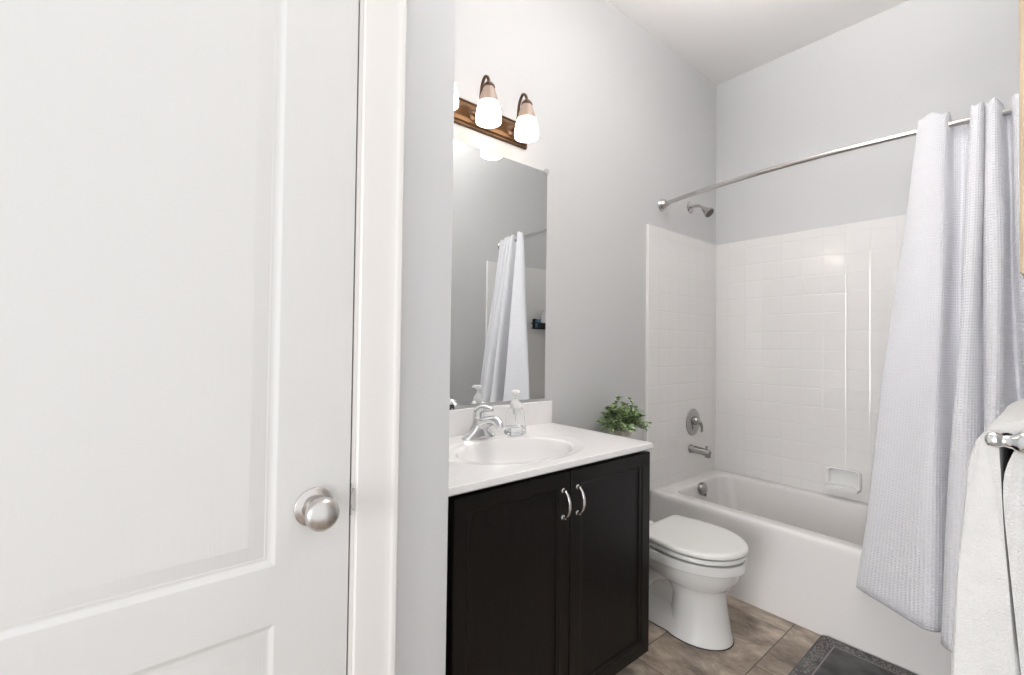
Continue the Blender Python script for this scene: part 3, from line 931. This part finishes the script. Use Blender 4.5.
# pedestal and bowl as one body
loft(bm, [orng(0.480, 0.145, 0.118, 0.0, back=0.8), orng(0.480, 0.146, 0.119, 0.010, back=0.8), orng(0.480, 0.138, 0.107, 0.045, back=0.7), orng(0.482, 0.126, 0.101, 0.10, back=0.68), orng(0.482, 0.118, 0.098, 0.16, back=0.68),
          orng(0.478, 0.121, 0.099, 0.196, back=0.85), orng(0.474, 0.135, 0.112, 0.212, back=0.95), orng(0.463, 0.168, 0.135, 0.232, back=1.1), orng(0.450, 0.198, 0.152, 0.262, back=1.1),
          orng(0.440, 0.218, 0.161, 0.294, back=1.05), orng(0.440, 0.227, 0.168, 0.2975, back=1.05), orng(0.440, 0.230, 0.170, 0.301, back=1.05), orng(0.440, 0.230, 0.170, 0.331, back=1.05), orng(0.440, 0.225, 0.165, 0.3360, back=1.05)])
# deck under the tank
loft(bm, [rr(0.03, 0.26, TYC - 0.10, TYC + 0.10, 0.03, 0.20), rr(0.02, 0.27, TYC - 0.13, TYC + 0.105, 0.03, 0.27), rr(0.02, 0.27, TYC - 0.145, TYC + 0.11, 0.03, 0.325), rr(0.022, 0.268, TYC - 0.140, TYC + 0.105, 0.03, 0.333)])
# rear foot
loft(bm, [rr(0.10, 0.50, TYC - 0.107, TYC + 0.107, 0.05, 0.0), rr(0.10, 0.50, TYC - 0.107, TYC + 0.107, 0.05, 0.035), rr(0.105, 0.49, TYC - 0.102, TYC + 0.102, 0.045, 0.060), rr(0.115, 0.48, TYC - 0.088, TYC + 0.088, 0.04, 0.082), rr(0.12, 0.47, TYC - 0.066, TYC + 0.066, 0.03, 0.095), rr(0.10, 0.45, TYC - 0.064, TYC + 0.064, 0.03, 0.28)])
bowl = obj('bowl', bm, PORC, toi, sharp=50, merge=False)
for s in (-1, 1):
    bm = nb()
    y = TYC + s * 0.076
    tube(bm, [(0.44, y, 0.235), (0.36, y + s * .012, 0.215), (0.30, y + s * .014, 0.165), (0.27, y + s * .010, 0.10), (0.26, y, 0.03)], [0.026, 0.031, 0.033, 0.031, 0.028], n=16)
    tube(bm, [(0.36, y, 0.275), (0.28, y + s * .012, 0.262), (0.22, y + s * .014, 0.21), (0.185, y + s * .010, 0.14), (0.17, y, 0.05)], [0.020, 0.026, 0.028, 0.027, 0.025], n=16)
    obj('trapway', bm, PORC, toi, sharp=70, merge=False)
    bm = nb()
    lathe(bm, [(0.014, 0), (0.014, 0.012), (0.009, 0.018), (0.001, 0.020)], (0.30, TYC + s * 0.080, 0.068), (0, 0, 1), 18)
    obj('bolt_cap', bm, WHITEB, toi)
bm = nb()
loft(bm, [orng(0.480, 0.1485, 0.1215, 0.0003, back=0.8), orng(0.480, 0.1485, 0.1215, 0.003, back=0.8)])
loft(bm, [rr(0.098, 0.50, TYC - 0.1095, TYC + 0.1095, 0.05, 0.0003), rr(0.098, 0.50, TYC - 0.1095, TYC + 0.1095, 0.05, 0.003)])
obj('base_caulk', bm, CAULK, toi)
bm = nb()
loft(bm, [seat_ring(0.300, 0.664, 0.168, 0.3435), seat_ring(0.296, 0.672, 0.174, 0.349), seat_ring(0.296, 0.672, 0.174, 0.357), seat_ring(0.300, 0.668, 0.171, 0.363)])
obj('seat', bm, SEATP, toi, sharp=50)
bm = nb()
loft(bm, [seat_ring(0.294, 0.670, 0.171, 0.3665), seat_ring(0.290, 0.676, 0.176, 0.371), seat_ring(0.290, 0.676, 0.176, 0.378), seat_ring(0.293, 0.673, 0.174, 0.3845), seat_ring(0.302, 0.665, 0.166, 0.388),
          seat_ring(0.33, 0.66, 0.14, 0.3905), seat_ring(0.42, 0.54, 0.05, 0.3915)])
obj('lid', bm, SEATP, toi, sharp=50)
bm = nb()
for s in (-1, 1):
    bm = nb()
    tube(bm, [(0.280, TYC + s * 0.075 - 0.018, 0.354), (0.280, TYC + s * 0.075 + 0.018, 0.354)], 0.012, smoothp=False)
    obj('hinge', bm, SEATP, toi)
bm = nb()
loft(bm, [rr(0.03, 0.150, TYC - 0.145, TYC + 0.115, 0.03, 0.335), rr(0.022, 0.160, TYC - 0.160, TYC + 0.125, 0.03, 0.36), rr(0.018, 0.168, TYC - 0.170, TYC + 0.135, 0.03, 0.664)])
tank = obj('tank', bm, PORC, toi)
bm = nb()
loft(bm, [rr(0.012, 0.172, TYC - 0.176, TYC + 0.140, 0.03, 0.664), rr(0.010, 0.175, TYC - 0.178, TYC + 0.142, 0.03, 0.668), rr(0.010, 0.175, TYC - 0.178, TYC + 0.142, 0.03, 0.682), rr(0.014, 0.170, TYC - 0.172, TYC + 0.138, 0.03, 0.690)])
obj('tank_lid', bm, PORC, toi)
bm = nb()
lathe(bm, [(0.012, 0), (0.012, 0.006), (0.006, 0.010)], (0.167, TYC - 0.125, 0.625), (1, 0, 0), 16)
tube(bm, [(0.178, TYC - 0.125, 0.625), (0.182, TYC - 0.10, 0.622), (0.182, TYC - 0.07, 0.615)], [0.006, 0.005, 0.006])
obj('flush_lever', bm, CHROME, tank)

# ------------------------------------------------------------------ potted plant on the tank
PX, PYc, PZ = 0.108, 1.790, 0.6905
pl = thing('potted_plant', 'small leafy green plant in a speckled pot on the toilet tank', 'plant', (PX, PYc, PZ))
bm = nb()
lathe(bm, [(0.034, 0), (0.038, 0.003), (0.046, 0.045), (0.052, 0.074), (0.055, 0.078), (0.054, 0.084), (0.050, 0.084), (0.048, 0.076)], (PX, PYc, PZ), (0, 0, 1), 32)
obj('pot', bm, POT, pl)
bm = nb(); lathe(bm, [(0.047, 0.0), (0.047, 0.002), (0.001, 0.006)], (PX, PYc, PZ + 0.0755), (0, 0, 1), 24)
obj('soil', bm, SOIL, pl)
stems, leafA, leafB = nb(), nb(), nb()


def leaf(bm, p, d, up, L, wd):
    d = d.normalized(); s = d.cross(up)
    if s.length < 1e-3: s = Vector((1, 0, 0))
    s.normalize(); nrm = s.cross(d)
    rows = [(0.0, 0.08, 0), (0.25, 0.75, 0.04), (0.5, 1.0, 0.05), (0.78, 0.75, 0.02), (1.0, 0.1, -0.05)]
    prev = None
    for t, w_, u in rows:
        c = p + d * (L * t) + nrm * (L * u)
        cur = [bm.verts.new(c - s * (wd * w_ / 2) + nrm * (wd * 0.18 * w_)), bm.verts.new(c), bm.verts.new(c + s * (wd * w_ / 2) + nrm * (wd * 0.18 * w_))]
        if prev:
            bm.faces.new((prev[0], prev[1], cur[1], cur[0])); bm.faces.new((prev[1], prev[2], cur[2], cur[1]))
        prev = cur


rnd = random.Random(5)
for i in range(95):
    a = rnd.uniform(0, 2 * pi)
    el = rnd.uniform(0.28, 1.5)
    L = rnd.uniform(0.085, 0.125)
    if i < 2: el, L, a = 1.5, 0.148, 0.8 + i * 2
    hor = Vector((cos(a) * 0.93, sin(a) * 1.12, 0))
    p0 = Vector((PX, PYc, PZ + 0.076)) + hor * rnd.uniform(0.0, 0.03)
    d = (hor * cos(el) + Vector((0, 0, sin(el)))).normalized()
    p2 = p0 + d * L + Vector((0, 0, -0.012 * cos(el)))
    p1 = p0 + Vector((hor.x * 0.3 * L, hor.y * 0.3 * L, 0.028 + L * 0.35 * sin(el)))
    if p2.x < 0.025: p2.x = 0.025
    if p1.x < 0.02: p1.x = 0.02
    tube(stems, [p0, p1, p2], [0.0014, 0.0011, 0.0008], n=5, k=4)
    path = cr([p0, p1, p2], 6)
    for q in range(3, len(path)):
        for sgn in (-1, 1):
            t = (path[min(q + 1, len(path) - 1)] - path[q - 1]).normalized()
            side = t.cross(Vector((rnd.uniform(-.3, .3), rnd.uniform(-.3, .3), 1))).normalized() * sgn
            ld = (side * 0.9 + t * 0.6 + Vector((0, 0, rnd.uniform(-0.25, 0.5)))).normalized()
            pp = path[q]
            LL = rnd.uniform(0.018, 0.028)
            if pp.x + ld.x * LL < 0.006: continue
            leaf(leafB if rnd.random() < 0.38 else leafA, pp, ld, Vector((rnd.uniform(-.4, .4), rnd.uniform(-.4, .4), 1)), LL, rnd.uniform(0.014, 0.020))
    leaf(leafA, path[-1], (path[-1] - path[-2]), Vector((0.2, 0.1, 1)), 0.02, 0.010)
obj('stems', stems, STEM, pl, merge=False)
f1 = obj('foliage', leafA, LEAF, pl, merge=False, wn=False)
f2 = obj('foliage', leafB, LEAF2, pl, merge=False, wn=False); f2['label'] = 'paler leaves'

# ------------------------------------------------------------------ bath mat
bm = nb()
loft(bm, [rr(MATX0 + .002, MATX1 - .002, MATY0 + .002, MATY1 - .002, 0.02, 0.0006), rr(MATX0, MATX1, MATY0, MATY1, 0.02, 0.004), rr(MATX0 + .001, MATX1 - .001, MATY0 + .001, MATY1 - .001, 0.02, 0.009), rr(MATX0 + .006, MATX1 - .006, MATY0 + .006, MATY1 - .006, 0.018, 0.0115)])
tag(obj('bath_mat', bm, MATM), 'dark grey bath mat with patterned border beside the bathtub', 'bath mat')

# ------------------------------------------------------------------ towel bar, towel, cabinet on the right wall
TBX, TBZ, TBY0, TBY1 = 1.408, 1.0625, 0.800, 1.290
tb = thing('towel_bar', 'chrome towel bar on the right wall holding the white towel', 'towel bar', (W, 1.04, TBZ))
bm = nb(); tube(bm, [(TBX, TBY0, TBZ), (TBX, TBY1, TBZ)], 0.0055, smoothp=False)
obj('bar', bm, CHROME, tb)
for y in (TBY0, TBY1):
    bm = nb()
    lathe(bm, [(0.026, 0), (0.027, 0.004), (0.022, 0.009), (0.014, 0.014), (0.009, 0.028), (0.0085, 0.050), (0.0105, 0.060), (0.0145, 0.070), (0.0150, 0.076), (0.0125, 0.082), (0.0085, 0.086),
               (0.0070, 0.092), (0.0072, 0.095), (0.0092, 0.098), (0.0098, 0.102), (0.0080, 0.1065), (0.004, 0.1090), (0.0005, 0.1095)], (W - 0.0005, y, TBZ), (-1, 0, 0), 32)
    obj('bar_post', bm, CHROME, tb)

outer = [(1.352, 0.46), (1.350, 0.62), (1.355, 0.80), (1.363, 0.93), (1.370, 1.01), (1.378, 1.048), (1.390, 1.070), (1.410, 1.084), (1.436, 1.082), (1.456, 1.062), (1.466, 1.02), (1.470, 0.90), (1.474, 0.70), (1.476, 0.46)]
inner = [(1.438, 0.46), (1.430, 0.65), (1.4185, 0.80), (1.4085, 0.92), (1.4045, 1.01), (1.4155, 1.054), (1.4145, 1.066), (1.408, 1.070), (1.4015, 1.066), (1.4005, 1.054), (1.4025, 1.01), (1.4062, 0.92), (1.4145, 0.80), (1.425, 0.65), (1.433, 0.46)]
oc = cr([(a, 0, c) for a, c in outer], 5)
ic = cr([(a, 0, c) for a, c in inner], 5)
sec = oc + ic
bm = nb()
ny = 26
rings = []
for j in range(ny + 1):
    t = j / ny
    y = TBY0 + 0.022 + 0.40 * t
    e_ = min(1.0, sqrt(max(0, 1 - (1 - min(1, t * 14)) ** 2))) if t < 0.08 else 1.0
    ring = []
    for p in sec:
        hang = max(0, (1.05 - p.z)) / 0.6
        wob = 0.006 * hang * sin(t * 22 + 0)
        near = -0.010 * hang * (1 if p.x < 1.40 else -0.3) * (1 - t)
        c = Vector((1.404, 0, p.z))
        sh = 0.90 + 0.10 * e_
        x = c.x + (p.x - c.x) * sh if p.z < 1.05 else p.x
        ring.append(Vector((min(x + wob, 1.485), y + 0.004 * sin(p.z * 30), p.z + 0.004 * sin(t * 9) * (1 if p.z > 1.07 else 0))))
    rings.append(ring)
loft(bm, rings)
tag(obj('bath_towel', bm, TOWEL, sharp=80, wn=False), 'thick white terry towel folded over the towel bar', 'towel')

# oak framed wall cabinet
cab = thing('wall_cabinet', 'light oak wall cabinet above the towel, at the right edge', 'cabinet', (W, 1.21, 1.285))
bm = nb(); bx(bm, 1.424, W - 0.0005, 1.0, 1.42, 1.287, 2.06, 0.002)
obj('cabinet_box', bm, OAK, cab)
bm = nb()
rings = []
y0, y1, z0, z1 = 0.998, 1.422, 1.285, 2.062
for ins, x in ((0, 1.4235), (0, 1.415), (0.003, 1.412), (0.045, 1.412), (0.050, 1.417), (0.07, 1.418)):
    rings.append([Vector((x, a, c)) for a, c in ((y0 + ins, z0 + ins), (y1 - ins, z0 + ins), (y1 - ins, z1 - ins), (y0 + ins, z1 - ins))])
loft(bm, rings)
obj('cabinet_door', bm, OAK, cab, sharp=15)

# ------------------------------------------------------------------ black caddy on the far tile wall (seen in the mirror)
XW = W - 0.0135
cad = thing('shower_caddy', 'small black wire shower shelf reflected in the mirror', 'shower shelf', (XW, 2.72, 1.32))
bm = nb()
cy0, cy1, cx0 = 2.615, 2.825, XW - 0.095
for z in (1.318, 1.360):
    tube(bm, [(XW - 0.002, cy0, z), (cx0, cy0, z), (cx0, cy1, z), (XW - 0.002, cy1, z), (XW - 0.002, cy0, z)], 0.003, n=8, smoothp=False)
for i in range(9):
    y = cy0 + (cy1 - cy0) * i / 8
    tube(bm, [(XW - 0.002, y, 1.318), (cx0, y, 1.318), (cx0, y, 1.360)], 0.002, n=6, smoothp=False)
bx(bm, cx0 + 0.002, cx0 + 0.004, cy0, cy1, 1.318, 1.358)
obj('wire_basket', bm, BLACKM, cad, merge=False)
bm = nb(); bx(bm, XW - 0.005, XW, cy0 + 0.02, cy1 - 0.02, 1.31, 1.40, 0.002)
obj('mounting_plate', bm, BLACKM, cad)


def bottle(y, r_, h_, m, label, cap=WHITEB):
    t = thing('toiletry_bottle', label, 'bottle', (XW - 0.05, y, 1.3205))
    bm = nb()
    lathe(bm, [(r_ * 0.9, 0.0), (r_, 0.004), (r_, h_ * 0.72), (r_ * 0.8, h_ * 0.82), (r_ * 0.42, h_ * 0.86), (r_ * 0.42, h_ * 0.9)], (XW - 0.05, y, 1.3205), (0, 0, 1), 20)
    obj('bottle_body', bm, m, t)
    bm = nb()
    lathe(bm, [(r_ * 0.5, h_ * 0.88), (r_ * 0.5, h_ * 0.99), (r_ * 0.4, h_)], (XW - 0.05, y, 1.3205), (0, 0, 1), 16)
    obj('cap', bm, cap, t)


bottle(2.655, 0.024, 0.085, BLUEB, 'short blue bottle on the black shelf in the mirror')
bottle(2.720, 0.024, 0.155, WHITEB, 'tall white bottle on the black shelf in the mirror')
bottle(2.785, 0.022, 0.115, BLUEB, 'blue bottle with white cap, nearest the corner of the black shelf')

# ------------------------------------------------------------------ added globe giving fill light, above the view
LCX, LCY, LCZ = 0.95, 1.30, 2.62
cl = thing('fill_globe', 'round globe added below the ceiling for fill light, out of view', 'fill light', (LCX, LCY, H))
bm = nb(); lathe(bm, [(0.085, 0), (0.085, -0.012), (0.06, -0.022), (0.02, -0.03), (0.018, -0.10), (0.05, -0.13), (0.055, -0.165)], (LCX, LCY, H - 0.0005), (0, 0, 1), 40)
obj('fill_globe_base', bm, NICKEL, cl)
bm = nb(); lathe(bm, [(0.12 * sin(pi * i / 20), 0.12 * cos(pi * i / 20)) for i in range(3, 21)], (LCX, LCY, LCZ), (0, 0, 1), 40)
obj('globe', bm, DIFF, cl)
